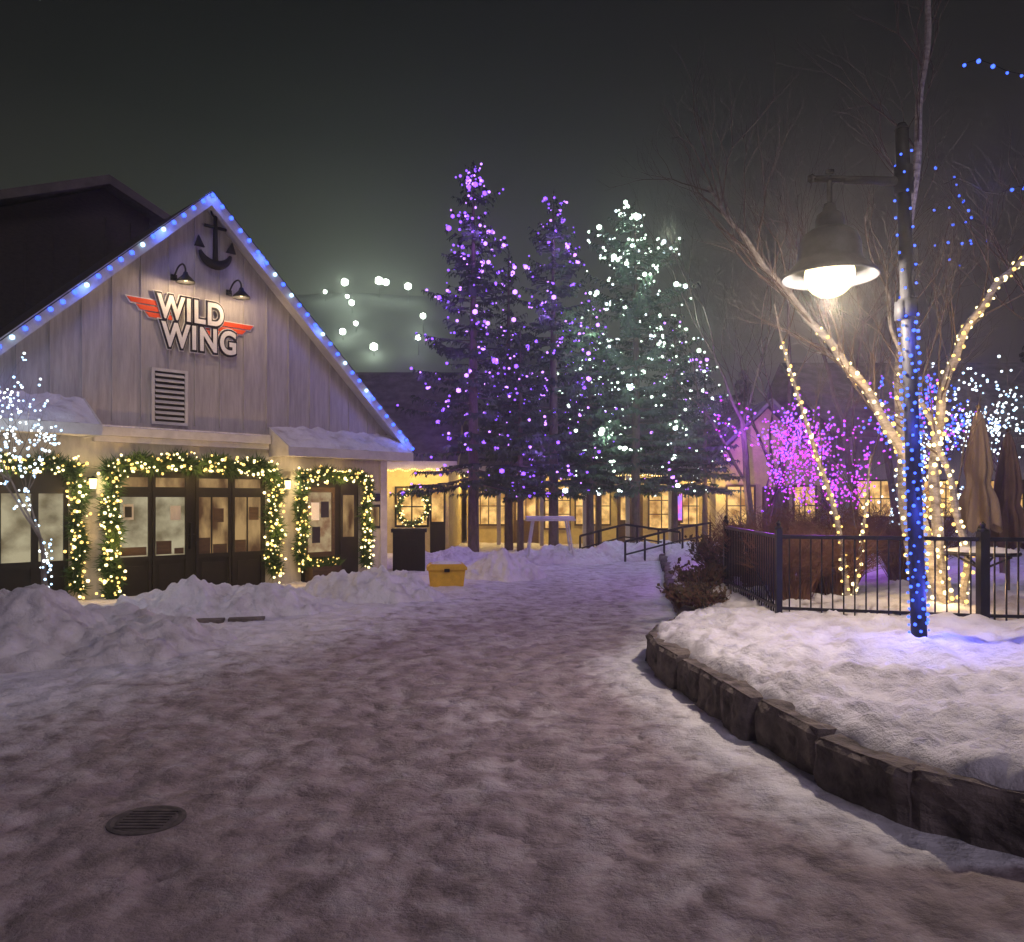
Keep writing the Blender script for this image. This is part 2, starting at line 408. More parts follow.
b.prism([(-1.9,4.5),(2.1,4.5),(2.1,7.80),(1.15,8.2),(-1.9,6.75)],4.0,10,1)
b.prism([(1.15,8.38),(2.5,7.80),(2.5,7.68),(1.15,8.26)],3.7,10.4,0)
b.prism([(1.15,8.38),(-2.5,6.78),(-2.5,6.66),(1.15,8.26)],3.7,10.4,0)
b.prism([(1.15,8.39),(2.52,7.81),(2.52,7.64),(1.15,8.20)],3.62,3.698,2)
b.prism([(1.15,8.39),(-2.52,6.78),(-2.52,6.60),(1.15,8.20)],3.62,3.698,2)
x=-1.8
while x<2.1:
    b.box(x,x+.03,3.96,3.999,4.6,7.0 if x<1.15 else 7.6,1); x+=.5
b.box(-.95,-.8,3.90,3.96,4.6,7.0,2)
b.obj('roof_monitor',[M['roofdark'],M['shingle'],M['roofdim']],B)
b=MB(); b.box(0.60,1.14,-0.06,-0.045,2.98,3.86,1)
b.box(0.56,0.61,-0.09,-0.043,2.94,3.90,0);b.box(1.13,1.18,-0.09,-0.043,2.94,3.90,0);b.box(0.61,1.13,-0.09,-0.043,3.85,3.90,0);b.box(0.61,1.13,-0.09,-0.043,2.94,2.99,0)
for k in range(9):
    z=3.03+k*0.092
    b.add([(0.62,-0.062,z+0.05),(1.12,-0.062,z+0.05),(1.12,-0.10,z),(0.62,-0.10,z),(0.62,-0.07,z-0.0),(1.12,-0.07,z)],[(0,1,2,3),(3,2,5,4)],0)
b.obj('louvre_vent',[M['trim'],M['dark']],B)
b=MB()
b.box(-0.02,2.66,-0.06,0.0-0.001,0.0,2.14,0)
for x0,x1,mm in ((0.04,0.50,1),(0.62,1.13,1),(1.37,1.92,2),(2.04,2.56,2)):
    b.box(x0,x1,-0.064,-0.058,0.70,1.70,mm)
    b.box(x0,x1,-0.064,-0.058,1.87,2.03,2)
    for xx in (x0-0.05,x1): b.box(xx,xx+0.05,-0.10,-0.058,0.1,2.1,0)
    b.box(x0,x1,-0.095,-0.058,1.70,1.87,0); b.box(x0,x1,-0.095,-0.058,0.62,0.70,0); b.box(x0,x1,-0.095,-0.058,2.03,2.1,0)
    b.box(x0+0.06,x1-0.06,-0.075,-0.058,0.18,0.54,0)
b.box(1.60,1.625,-0.08,-0.058,0.70,1.70,0); b.box(2.28,2.305,-0.08,-0.058,0.70,1.70,0)
b.box(1.38,1.59,-0.07,-0.064,0.70,0.98,4); b.box(2.06,2.27,-0.07,-0.064,0.70,0.92,4); b.box(1.64,1.90,-0.07,-0.064,0.70,0.86,4)
b.box(2.33,2.52,-0.069,-0.064,1.28,1.52,4); b.box(1.66,1.84,-0.069,-0.064,1.25,1.5,4)
b.box(0.06,0.48,-0.069,-0.064,0.72,0.86,4); b.box(0.64,0.90,-0.069,-0.064,0.72,0.95,4); b.box(0.95,1.11,-0.069,-0.064,0.72,0.82,4)
b.box(0.10,0.27,-0.069,-0.064,1.32,1.58,5); b.box(0.13,0.24,-0.072,-0.069,1.36,1.54,0); b.box(0.88,1.06,-0.069,-0.064,1.30,1.55,5)
b.box(1.18,1.30,-0.13,-0.06,1.0,1.05,3); b.box(1.20,1.23,-0.16,-0.06,0.8,1.25,3)
b.obj('glazed_doors',[M['dark'],E['win_pale'],E['win_wood'],M['black'],M['wood'],M['siding_low']],B)
b=MB()
b.box(-2.3,-0.72,-0.06,-0.001,0.0,2.14,0)
for x0,x1 in ((-2.2,-1.75),(-1.65,-1.25),(-1.15,-0.8)):
    b.box(x0,x1,-0.064,-0.058,0.70,1.75,1); b.box(x0-0.05,x0,-0.095,-0.058,0.1,2.1,0); b.box(x1,x1+0.05,-0.095,-0.058,0.1,2.1,0)
    b.box(x0,x1,-0.09,-0.058,1.75,1.85,0); b.box(x0,x1,-0.09,-0.058,0.60,0.70,0)
b.obj('side_doors',[M['dark'],E['win_pale']],B)
b=MB()
b.box(3.45,4.75,-0.06,-0.001,0.0,2.05,0)
b.box(3.55,4.10,-0.064,-0.058,0.62,1.80,1)
b.box(3.49,3.55,-0.10,-0.058,0.5,1.9,2); b.box(4.10,4.16,-0.10,-0.058,0.5,1.9,2); b.box(3.55,4.10,-0.10,-0.058,1.80,1.9,2); b.box(3.55,4.10,-0.10,-0.058,0.52,0.62,2)
b.box(3.64,3.82,-0.072,-0.062,1.25,1.6,3); b.box(3.86,4.04,-0.072,-0.062,1.3,1.62,4); b.box(3.66,3.84,-0.072,-0.062,0.8,1.12,4)
b.box(4.30,4.70,-0.09,-0.058,0.08,1.95,0); b.box(4.36,4.62,-0.094,-0.088,0.9,1.75,5)
b.obj('entrance_door',[M['dark'],E['poster'],M['wood'],M['signwhite'],M['signdark'],E['win_wood']],B)
b=MB(); b.box(5.05,5.33,-0.03,-0.002,1.05,1.55,0); b.box(5.08,5.30,-0.036,-0.029,1.10,1.50,1)
b.box(5.05,5.33,-0.03,-0.002,1.62,1.78,0)
b.obj('menu_board',[M['black'],E['win_wood']],B)
def awning(x0,x1,d,z0,z1,name):
    b=MB()
    b.prism([(0.0,z1),(-d,z0),(-d,z0-0.04),(0.0,z1-0.06)],x0,x1,0,'x')
    b.prism([(-d-0.03,z0+0.01),(-d-0.001,z0+0.01),(-d-0.001,z0-0.16),(-d-0.03,z0-0.16)],x0,x1,1,'x')
    for xx in (x0-0.03,x1-0.001):
        b.prism([(-0.03,z1+0.01),(-d-0.03,z0+0.01),(-d-0.03,z0-0.16),(-0.03,z0-0.16)],xx,xx+0.031,1,'x')
    b.box(x0+0.001,x1-0.002,-d,-0.03,z0-0.13,z0-0.10,1)
    b.obj(name,[M['roofdark'],M['trim']],B)
    b=MB(); vs=[];fs=[];n1,n2=60,14
    for i in range(n1+1):
        for k in range(n2+1):
            u=i/n1; w=k/n2; e=min(1,6*min(u,1-u)+.15)*min(1,5*(1-w)+.2)
            vs.append((x0+(x1-x0)*u,-0.02-d*w,z1+(z0-z1)*w+0.002+0.06*e*max(-.2,(0.6+1.1*fbm(u*9,w*3,x0,3)))))
    for i in range(n1):
        for k in range(n2): fs.append((i*(n2+1)+k,(i+1)*(n2+1)+k,(i+1)*(n2+1)+k+1,i*(n2+1)+k+1))
    b.add(vs,fs); b.obj(name+'_snow',[M['roofsnow']],B,smooth=True)
awning(2.78,5.62,0.72,2.62,3.02,'entrance_awning')
awning(-2.7,-0.50,0.80,2.80,3.28,'side_awning')
b=MB()
for sgn in (-1,1):
    n=26
    for k in range(n+1):
        f=k/n; x=pk+sgn*hw*f; z=pz-hw*f*tn-0.03
        b.bulb((x,-0.41,z-0.03-R(0,.03)),0.042,0 if random.random()<.88 else 1)
    b.tube([(pk,-0.40,pz),(pk+sgn*hw,-0.40,pz-hw*tn-.01)],.008,4,2)
b.obj('roof_light_string',[E['blue'],E['bluew'],M['black']],B)
for x in (-2.0,-0.6,0.6,1.48,2.4,3.6,4.8,5.7):
    z=pz-abs(x-pk)*tn-0.05
    light('roof_bulb_glow',(x,-0.50,z-0.05),4.2,(0.05,0.13,1.0),0.03,B)
def goose(x,z):
    e=empty('gooseneck_wall_lamp'); e.parent=None; e.location=(AX,AY,0); e.rotation_euler=(0,0,RZ)
    b=MB(); pts=[(x,-0.04,z),(x,-0.22,z+0.14),(x,-0.40,z+0.16),(x,-0.50,z+0.08),(x,-0.52,z-0.02)]
    b.tube(catmull(pts,5),0.016,8)
    b.lathe([(0.05,0.0),(0.06,-0.005)],(x,-0.04,z),12)
    b.box(x-.05,x+.05,-0.06,-0.03,z-.05,z+.05)
    b.obj('arm',[M['black']],e)
    b=MB(); b.lathe([(0.0,0.06),(0.035,0.05),(0.05,0.0),(0.15,-0.10),(0.155,-0.13),(0.14,-0.11),(0.04,-0.0)],(x,-0.52,z-0.05),24)
    b.obj('shade',[M['black']],e,True)
    b=MB(); b.bulb((x,-0.52,z-0.12),0.04); b.obj('bulb',[E['warm2']],e)
    light('lamp_light',(x,-0.50,z-0.21),18,(1.0,0.70,0.38),0.03,e)
goose(0.95,5.50); goose(1.95,5.42)
S=empty('restaurant_sign',(AX,AY,0),RZ)
def text(s,x,z,size,mt,off,y,ext):
    c=bpy.data.curves.new('lettering','FONT'); c.body=s; c.size=size; c.align_x='CENTER'; c.align_y='CENTER'; c.extrude=ext; c.offset=off; c.space_character=1.13
    o=bpy.data.objects.new('lettering',c); scene.collection.objects.link(o); o.parent=S; o.location=(x,y,z); o.rotation_euler=(math.radians(90),0,0); o.scale=(0.86,1.10,1)
    c.materials.append(mt)
for s,x,z,sz in (('WILD',1.24,4.94,0.50),('WING',1.40,4.47,0.52)):
    text(s,x,z,sz,M['signwhite'],0.014,-0.112,0.006); text(s,x,z,sz,M['signdark'],0.045,-0.095,0.008); text(s,x,z,sz,M['signwhite'],0.060,-0.078,0.006)
b=MB()
def wing(sg,x0,x1,zc,y,m,g=0):
    for k in range(3):
        xb=x1-sg*0.15*k; zt=zc-0.105*k
        b.prism([(x0,zt+0.040+g),(xb+sg*g,zt+0.040+g),(xb-sg*0.07+sg*g,zt-0.040-g),(x0,zt-0.040-g)],y,y+0.015,m)
for sg,x0,x1,zc in ((-1,1.0,0.16,5.0),(1,1.4,2.42,4.84)):
    wing(sg,x0,x1,zc,-0.050,1,0.020); wing(sg,x0,x1,zc,-0.068,0,0)
b.obj('wings',[M['red'],M['signwhite']],S)
Aq=empty('wall_anchor',(AX,AY,0),RZ); b=MB(); ax=1.66
b.tube([(ax,-0.12,6.72),(ax,-0.12,5.86)],[0.035,0.055],8)
b.tube([(ax-0.2,-0.12,6.52),(ax+0.2,-0.12,6.52)],0.03,8)
b.tube([(ax+0.075*math.cos(a),-0.12,6.78+0.075*math.sin(a)) for a in np.linspace(0,2*math.pi,14)],0.02,6)
arc=[(ax+0.29*math.sin(a),-0.12,6.12-0.27*math.cos(a)) for a in np.linspace(-1.35,1.35,15)]
b.tube(arc,[0.03+0.055*math.sin(math.pi*k/14) for k in range(15)],8)
for sg in(-1,1):
    ex=ax+sg*0.29; b.prism([(ex-0.09,6.12),(ex+0.09,6.12),(ex+sg*0.02,6.32)],-0.14,-0.10)
b.obj('anchor_body',[M['dark']],Aq,True)

def garland(name,pts,rad,dens,bd,parent_xf=True,bulbs=('warm','warm2'),loc=None):
    e=empty(name,(AX,AY,0),RZ) if parent_xf else empty(name)
    P=[Vector(p) for p in pts]; L=sum((P[i+1]-P[i]).length for i in range(len(P)-1))
    n=int(L*dens); Q=interp(P,max(n,2)); b=MB()
    b.tube(interp(P,max(3,int(L*6))),rad*0.35,6,0)
    for p in Q:
        sway=0.3*rad*math.sin(p.x*9+p.z*8)
        d=Vector((R(-1,1),R(-1,.4),R(-1,1))).normalized(); l=rad*R(.6,1.5); sd=d.cross(Vector((R(-1,1),R(-1,1),R(-1,1)))).normalized()*0.016
        o=p+Vector((sway,0,sway)); b.add([o+d*0.2*rad-sd,o+d*0.2*rad+sd,o+d*l],[(0,1,2)],0)
    b.obj('foliage',[M['garland']],e)
    b=MB()
    for p in interp(P,int(L*bd)):
        d=Vector((R(-1,1),R(-1,.1),R(-1,1))).normalized()*rad*R(.5,1.2); b.bulb(p+d,R(.012,.032),random.randint(0,1))
    b.obj('bulbs',[E[x] for x in bulbs],e); return e
WG=(1.0,0.62,0.20)
e=garland('christmas_garland',[(-0.12,-0.16,0.05),(-0.12,-0.16,2.22),(0.9,-0.17,2.30),(2.78,-0.16,2.24),(2.78,-0.16,0.25)],0.19,1100,50)
for x,z in ((-0.12,1.0),(0.2,2.15),(1.3,2.1),(2.6,2.05),(2.75,1.1)): light('garland_glow',(x,-0.55,z),11.0,WG,0.025,e)
e=garland('christmas_garland',[(3.36,-0.16,0.35),(3.36,-0.16,2.12),(4.2,-0.17,2.16),(4.88,-0.16,2.08),(4.88,-0.16,0.3)],0.16,1100,46)
for x,z in ((3.4,1.2),(4.1,2.0),(4.85,1.3)): light('garland_glow',(x,-0.5,z),10,WG,0.025,e)
e=garland('christmas_garland',[(-2.35,-0.16,0.35),(-2.35,-0.16,2.2),(-0.62,-0.16,2.2),(-0.62,-0.16,0.2)],0.16,1100,40)
light('garland_glow',(-0.7,-0.5,1.8),8,WG,0.025,e); light('garland_glow',(-1.7,-0.5,2.0),8,WG,0.025,e)
for x,z in ((-0.38,1.92),(3.09,1.95)):
    e=empty('wall_sconce',(AX,AY,0),RZ); b=MB()
    b.box(x-.05,x+.05,-0.05,-0.002,z-.1,z+.1,0); b.lathe([(0.0,0.12),(0.07,0.08),(0.075,0.07)],(x,-0.13,z),12,0); b.lathe([(0.05,-0.09),(0.0,-0.1)],(x,-0.13,z),12,0)
    b.tube([(x,-0.05,z+.09),(x,-0.13,z+0.11)],0.012,6,0)
    b.lathe([(0.045,-0.09),(0.06,0.07)],(x,-0.13,z),12,1)
    b.obj('fixture',[M['black'],E['warm2']],e); light('sconce_light',(x,-0.26,z),12,(1.0,0.74,0.38),0.03,e)
e=empty('window_planter_box',(AX,AY,0),RZ); b=MB(); b.box(3.5,4.15,-0.34,-0.07,0.02,0.36,0)
for k in range(5): b.box(3.5,4.15,-0.352,-0.34,0.03+k*.066,0.085+k*.066,0)
b.obj('trough',[M['wood']],e); b=MB()
for _ in range(600):
    o=Vector((R(3.5,4.15),R(-.34,-.1),0.34)); d=Vector((R(-.6,.6),R(-.7,.3),R(.2,1))).normalized(); sd=d.cross(Vector((R(-1,1),R(-1,1),0.1))).normalized()*.015
    b.add([o-sd,o+sd,o+d*R(.1,.26)],[(0,1,2)])
b.obj('greenery',[M['garland']],e); b=MB()
for _ in range(22): b.bulb((R(3.5,4.15),R(-.42,-.2),R(.35,.55)),.016)
b.obj('bulbs',[E['warm']],e)

# ------------------------------------------------------------------ trees
def needle_tree(b,base,H,Rd,z0,detail=1.0,whorl=0.30,nb=10,tipup=0.15,rnd=0.25,m0=0,m1=1,nsize=1.0,pw=0.85,skip=.10):
    tips=[]; bx,by,bz=base
    z=z0
    while z<H-0.15:
        f=(z-z0)/(H-z0); rad=Rd*max(0.03,(1-f))**pw
        n=max(4,int(nb*(0.55+0.45*(1-f)))); a0=R(0,6.28); lay=R(.78,1.15)
        for k in range(n):
            if random.random()<skip: continue
            a=a0+6.283*k/n+R(-.25,.25); L=rad*lay*R(1-rnd*1.5,1+rnd*0.75)+0.06
            drop=-0.22*L*(1-f)+0.25*L*f; zz=z+R(-.12,.12)
            ca,sa=math.cos(a),math.sin(a)
            def P(t): return Vector((bx+ca*L*t,by+sa*L*t,bz+zz+drop*t*1.2+ (tipup)*L*t*t))
            b.tube([P(0),P(.5),P(1)],[0.022*(1-f)+.006,0.012*(1-f)+.004,0.003],3,2,False)
            ns=max(3,int(L*9*detail))
            side=Vector((-sa,ca,0)); out=Vector((ca,sa,0))
            for i in range(ns):
                t=0.18+0.82*(i+R(0,1))/ns; p=P(t); tl=(0.42*(1-t)+0.16)*min(1,L)*nsize
                for sg in (-1,1):
                    q=p+side*sg*tl*R(.5,1)+out*tl*R(.2,.6)+Vector((0,0,R(-.10,.03)*1.0))
                    dr=(q-p); w=Vector((0,0,1))*0.035*nsize+out*0.02
                    mm=m0 if random.random()<.65 else m1
                    b.add([p-w*.5,q,p+w],[(0,1,2)],mm)
                    for _ in range(2):
                        t2=R(.2,1); r0=p+dr*t2; h=Vector((R(-.05,.05),R(-.05,.05),R(-.15,-.05)))*nsize+out*R(-.02,.08)
                        b.add([r0-dr*.16,r0+dr*.16,r0+h],[(0,1,2)],mm)
            tips.append((P(1),f)); tips.append((P(R(.5,.9)),f))
        z+=whorl*R(.75,1.3)*(1-0.35*f)
    for _ in range(20):
        p=Vector((bx,by,bz+H-R(0,.5))); d=Vector((R(-1,1),R(-1,1),R(.3,1))).normalized()*.14
        b.add([p,p+Vector((.02,0,.02)),p+d],[(0,1,2)],m1)
    return tips
def spruce(base,H,Rd,z0,bulbs,nbulb,br,seed,**kw):
    random.seed(seed); e=empty('spruce_tree'); b=MB()
    b.tube([(base[0],base[1],-0.1),(base[0]+R(-.05,.05),base[1],H*.5),(base[0],base[1],H)],[H*.012+.03,H*.009+.01,.012],10,2)
    tips=needle_tree(b,base,H,Rd,z0,**kw); b.obj('crown',[M['needle'],M['needle2'],M['bark']],e)
    if nbulb:
        b=MB()
        for i in range(nbulb):
            p,f=random.choice(tips)
            p=p+Vector((R(-.12,.12),R(-.12,.12),R(-.1,.08)))
            s_=R(.4,.95) if random.random()<.85 else R(1.2,1.7)
            b.bulb(p,br*s_,random.randrange(len(bulbs)))
        b.obj('light_string',[E[x] for x in bulbs],e)
    return e,tips
PUR=(0.36,0.13,1.0)
e,t=spruce((-1.05,21.8,0),10.9,1.95,2.2,('purple','violet','purple'),320,0.046,11,pw=0.66,whorl=.42,rnd=.45,skip=.18,nb=10)
for p in ((-1.9,20.4,3.2),(-0.6,20.0,4.6),(-1.6,20.7,6.6),(-0.9,20.9,8.6),(-2.6,21.1,5.2)): light('purple_bulb',p,44,PUR,0.035,e)
e,t=spruce((1.30,25.0,0),11.3,2.1,2.2,('purple','violet','purple'),300,0.046,12,pw=0.66,whorl=.42,rnd=.45,skip=.18,nb=10)
for p in ((0.8,23.0,3.0),(1.9,23.0,5.0),(1.0,23.5,7.2),(1.4,24.2,9.4)): light('purple_bulb',p,44,PUR,0.035,e)
spruce((-0.1,25.5,0),9.6,1.4,2.2,('purple','violet'),45,0.045,13,whorl=.4,rnd=.4)
spruce((0.25,24.0,0),6.8,1.5,2.0,('purple','violet'),40,0.045,17,rnd=.4)
spruce((2.55,26.0,0),8.6,1.7,2.2,('violet','white'),80,0.045,14,rnd=.4)
GW=(0.72,1.0,0.78)
e,t=spruce((4.15,27.0,0),11.7,3.0,2.3,('white','white','cool'),440,0.06,15,pw=0.48,nb=10,rnd=0.5,whorl=.42,skip=.2,m0=1,m1=1)  # paler needles only: the lit look of this crown is in the colour
for p in ((3.0,24.4,3.6),(5.2,24.4,3.8),(4.0,24.0,5.4),(2.4,24.8,6.8),(5.7,24.8,7.2),(4.2,24.4,8.6),(3.4,24.8,10.0),(4.9,25.0,10.0)): light('white_bulb',p,55,GW,0.05,e)
spruce((5.7,28.0,0),8.2,1.9,2.2,('white','violet'),90,0.05,16,rnd=.4)
spruce((3.1,28.6,0),8.0,1.8,2.2,('white',),50,0.05,18,rnd=.4)
spruce((6.6,27.4,0),6.6,1.5,2.2,('violet','white'),40,0.05,19,rnd=.4)

def twigs(b,p,d,L,r,depth,pts,kids=3,sp=0.6,upb=0.15,seg=4,shrink=0.68,m=0):
    n=4; path=[p.copy()]; cur=d.normalized()
    for i in range(n):
        cur=(cur+Vector((R(-1,1),R(-1,1),R(-1,1)))*0.16+Vector((0,0,upb*0.3))).normalized()
        path.append(path[-1]+cur*L/n)
    r1=r*0.62
    b.tube(path,[r+(r1-r)*i/n for i in range(n+1)],seg if r>.02 else 3,m,False)
    for i in range(1,n+1): pts.append((path[i],r+(r1-r)*i/n,depth))
    if depth<=0: return
    for k in range(kids):
        t=random.choice([2,3,4,4]) if k<kids-1 else 4
        q=path[t]; ax=Vector((R(-1,1),R(-1,1),R(-1,1))).normalized()
        nd=(cur+ax*sp+Vector((0,0,upb))).normalized()
        twigs(b,q,nd,L*shrink*R(.75,1.15),r1*R(.6,.8),depth-1,pts,kids,sp,upb,seg,shrink,m)
def bare_tree(name,base,H,seed,r,depth=5,kids=3,bulbs=None,nb=0,br=.02,m='bark',sp=.6,lean=(0,0,1),upb=.15,shrink=.68,stem=.33):
    random.seed(seed); e=empty(name); b=MB(); pts=[]
    twigs(b,Vector(base),Vector(lean),H*stem,r,depth,pts,kids,sp,upb,6,shrink)
    b.obj('branches',[M[m]],e)
    if bulbs:
        bb=MB()
        for _ in range(nb):
            p,rr,d=random.choice(pts); a=R(0,6.28)
            bb.bulb(p+Vector((math.cos(a)*(rr+br*.5),math.sin(a)*(rr+br*.5),R(-.12,.12))),br*R(.6,1.2),random.randrange(len(bulbs)))
        bb.obj('light_string',[E[x] for x in bulbs],e)
    return e,pts
def wrap(b,path,rads,turn,step,br,nm,j=0.01):
    Q=interp(path,max(2,int(sum((Vector(path[i+1])-Vector(path[i])).length for i in range(len(path)-1))/step)))
    for i,p in enumerate(Q):
        rr=rads[0]+(rads[1]-rads[0])*i/len(Q); a=i*turn
        b.bulb(p+Vector((math.cos(a)*(rr+br*.4),math.sin(a)*(rr+br*.4),R(-j,j))),br*R(.6,1.3),random.randrange(nm))
e,p=bare_tree('bare_tree',(-6.40,11.0,0.15),3.6,21,.05,4,3,('cool','bluew','cool'),320,.019,sp=.95,upb=.35,shrink=.82,stem=.27)
bb=MB(); wrap(bb,[(-6.40,11.0,0.15),(-6.38,11,1.1)],(.05,.04),2.3,.03,.02,2); bb.obj('trunk_lights',[E['cool'],E['bluew']],e)
for q in ((-6.2,10.6,1.6),(-6.9,10.6,2.3),(-6.3,10.6,2.9)): light('tree_bulb',q,9,(.75,.88,1.0),.03,e)
random.seed(5)
e=empty('birch_tree')
b=MB(); bb=MB(); tw=[]
paths={
'A':([(4.9,9,.3),(4.65,9,1.2),(4.37,8.9,2.1),(3.92,8.9,2.89),(3.47,8.9,3.47),(3.02,9,4.07),(2.55,9.1,4.74),(2.25,9.2,5.25)],.075,.018,.62),
'B':([(4.98,9.1,.3),(4.82,9.1,1.43),(4.9,9.2,2.55),(5.1,9.2,3.34),(5.45,9.2,3.95),(5.94,9.3,4.46),(6.6,9.3,5.0)],.07,.025,.95),
'C':([(4.8,9.4,.3),(4.62,9.5,2.3),(4.66,9.5,3.9),(4.85,9.6,5.8),(4.98,9.6,7.3),(5.05,9.6,8.8)],.075,.025,0.35),
'F':([(5.05,9.0,.3),(5.0,8.8,1.0),(4.75,8.7,1.9),(4.55,8.7,2.5),(4.25,8.8,3.3),(4.1,8.8,4.0)],.05,.015,.7)}
for k,(pp,r0,r1,lf) in paths.items():
    pa=catmull(pp,6); n=len(pa); pa=[q+Vector((.02*math.sin(i*1.1+len(k)),0,.0)) for i,q in enumerate(pa)]
    b.tube(pa,[(r0+(r1-r0)*i/(n-1))*R(.9,1.12) for i in range(n)],8,0)
    cut=pa[:max(3,int(n*lf))]
    wrap(bb,cut,(r0,r0+(r1-r0)*lf),2.2,.042 if k!='C' else .07,.023,2,.035)
    for i in range(int(n*.35),n,2):
        d=(pa[min(i+1,n-1)]-pa[i-1]).normalized()
        for _ in range(2 if k in 'AC' else 1):
            tw_d=(d+Vector((R(-1,1),R(-.6,.6),R(-.2,1.1)))*.9).normalized()
            twigs(b,pa[i],tw_d,R(.5,.95),.013,3,tw,3,.6,.12,3,.7,1)
b.obj('branches',[M['birch'],M['birchtwig']],e)
bb.obj('light_string',[E['warm'],E['warm2']],e)
for q in ((4.5,8.6,1.1),(4.2,8.5,2.2),(3.8,8.5,3.0),(4.95,8.7,2.6),(5.3,8.8,3.6),(4.7,8.6,.7)): light('warm_bulb',q,8,(1.0,.64,.22),.02,e)
random.seed(9); e=empty('birch_tree'); b=MB(); bb=MB(); tw=[]
for pp,r0 in (([(4.05,9.6,.3),(3.9,9.6,1.4),(3.62,9.6,2.3),(3.28,9.6,3.4),(3.15,9.6,4.0)],.04),([(4.1,9.65,.3),(4.25,9.7,1.2),(4.35,9.7,2.2)],.03)):
    pa=catmull(pp,6); n=len(pa); b.tube(pa,[r0+(0.01-r0)*i/(n-1) for i in range(n)],7,0)
    wrap(bb,pa[:int(n*.8)],(r0,.015),2.2,.05,.021,2,.03)
    for i in range(int(n*.4),n,3):
        d=(pa[min(i+1,n-1)]-pa[i-1]).normalized(); twigs(b,pa[i],(d+Vector((R(-1,1),R(-.6,.6),R(-.2,1)))*.8).normalized(),R(.5,.9),.01,3,tw,3,.6,.12,3,.7,1)
b.obj('branches',[M['birch'],M['birchtwig']],e); bb.obj('light_string',[E['warm'],E['warm2']],e)
light('warm_bulb',(3.5,9.2,2.2),6,(1,.64,.22),.02,e)
VI=(.46,.06,1.0)
e,p=bare_tree('bare_tree',(5.0,15.5,.2),4.8,31,.06,5,3,('purple','vivid','magenta','vivid'),640,.023,sp=1.05,shrink=.84,stem=.24,upb=.1)
for q in ((4.5,14.6,2.6),(5.4,14.6,3.4),(5.7,14.7,2.2)): light('violet_bulb',q,52,VI,.03,e)
e,p=bare_tree('bare_tree',(6.5,15.8,.2),4.6,30,.06,5,3,('magenta','vivid','magenta'),480,.023,sp=1.05,shrink=.82,stem=.22,upb=.1)
light('violet_bulb',(6.5,14.9,3.0),52,(.7,.06,.9),.03,e)
e,p=bare_tree('bare_tree',(8.7,17.0,.2),5.2,32,.07,5,3,('blue','vivid','blue'),420,.028,sp=.95,shrink=.8,stem=.26)
for q in ((8.2,16.0,3),(9.2,16,4)): light('blue_bulb',q,40,(.2,.2,1.0),.03,e)
e,p=bare_tree('bare_tree',(8.1,13.2,.2),4.8,33,.06,5,3,('cool','bluew','cool'),460,.022,sp=1.0,shrink=.82,stem=.25,upb=.12); light('cool_bulb',(7.8,12.4,3),22,(.8,.9,1.0),.03,e)
e,p=bare_tree('bare_tree',(7.6,10.0,.2),8.5,34,.10,5,3,('blue',),50,.018,sp=.6,lean=(-.12,0,1))
light('blue_bulb',(5.2,8.8,5.2),9,(.10,.12,1.0),.02,e)
bare_tree('bare_tree',(6.6,20.0,0),11,35,.13,6,3,sp=.65,shrink=.74)
bare_tree('bare_tree',(9.5,22.0,0),12,36,.14,6,3,None,sp=.65,shrink=.72)
bare_tree('bare_tree',(13.0,20.0,0),11,37,.14,6,3,None,sp=.65,shrink=.72)
bare_tree('bare_tree',(8.0,27.0,0),13,38,.15,6,3,None,sp=.6,shrink=.72)
bare_tree('bare_tree',(13.5,28.0,0),13,39,.15,6,3,None,sp=.6,shrink=.72)
random.seed(3); e=empty('overhead_light_string'); b=MB(); bb=MB()
for z0,z1,y in ((6.25,6.0,8.4),(5.15,5.0,8.8)):
    P=[Vector((4.75+k*.15,y,z0+(z1-z0)*k/30-0.14*math.sin(math.pi*k/30)+.05*math.sin(k*1.3)+R(-.03,.03))) for k in range(34)]
    b.tube(P,.004,4)
    for q in P[0 if z0>5.5 else 5:]:
        bb.bulb(q-Vector((0,0,.02)),.021*R(.7,1.2),0); 
b.obj('cable',[M['black']],e); bb.obj('bulbs',[E['blue']],e)

def shrub(name,c,r,h,n,seed,m='twig',leafm=None):
    random.seed(seed); b=MB()
    for _ in range(n):
        a=R(0,6.28); rr=r*R(0,.35); p=Vector((c[0]+rr*math.cos(a),c[1]+rr*math.sin(a),c[2]))
        a2=a+R(-.6,.6); q=Vector((c[0]+r*R(.4,1.1)*math.cos(a2),c[1]+r*R(.4,1.1)*math.sin(a2),c[2]+h*R(.5,1.05)))
        mid=(p+q)/2+Vector((0,0,h*.14)); b.tube([p,mid,q],[.007,.005,.002],3,0,False)
        for k in range(3):
            o=mid.lerp(q,R(0,1)); d=Vector((R(-1,1),R(-1,1),R(0,1.2))).normalized()*R(.12,.3)*h
            b.tube([o,o+d],[.004,.0015],3,0,False)
            if leafm:
                sd=Vector((R(-1,1),R(-1,1),R(-1,1))).normalized()*.03; b.add([o+d*.3,o+d*.7+sd,o+d,o+d*.7-sd],[(0,1,2,3)],1)
    b.obj(name,[M[m]]+([M[leafm]] if leafm else []))
shrub('dry_shrub',(3.35,9.6,.35),.55,.85,420,41); shrub('dry_shrub',(4.0,10.0,.35),.65,.95,520,42); shrub('dry_shrub',(3.6,11.3,.3),.8,1.15,520,43)
shrub('dry_shrub',(4.6,11.6,.3),.8,1.2,520,44); shrub('dry_shrub',(5.9,11.8,.3),.8,1.2,460,45)
shrub('dark_shrub',(2.25,10.2,.22),.34,.34,150,46,'twig','shrubleaf'); shrub('dark_shrub',(2.3,9.5,.3),.28,.28,120,47,'twig','shrubleaf'); shrub('dark_shrub',(2.75,11.5,.2),.45,.5,180,48,'twig','shrubleaf')
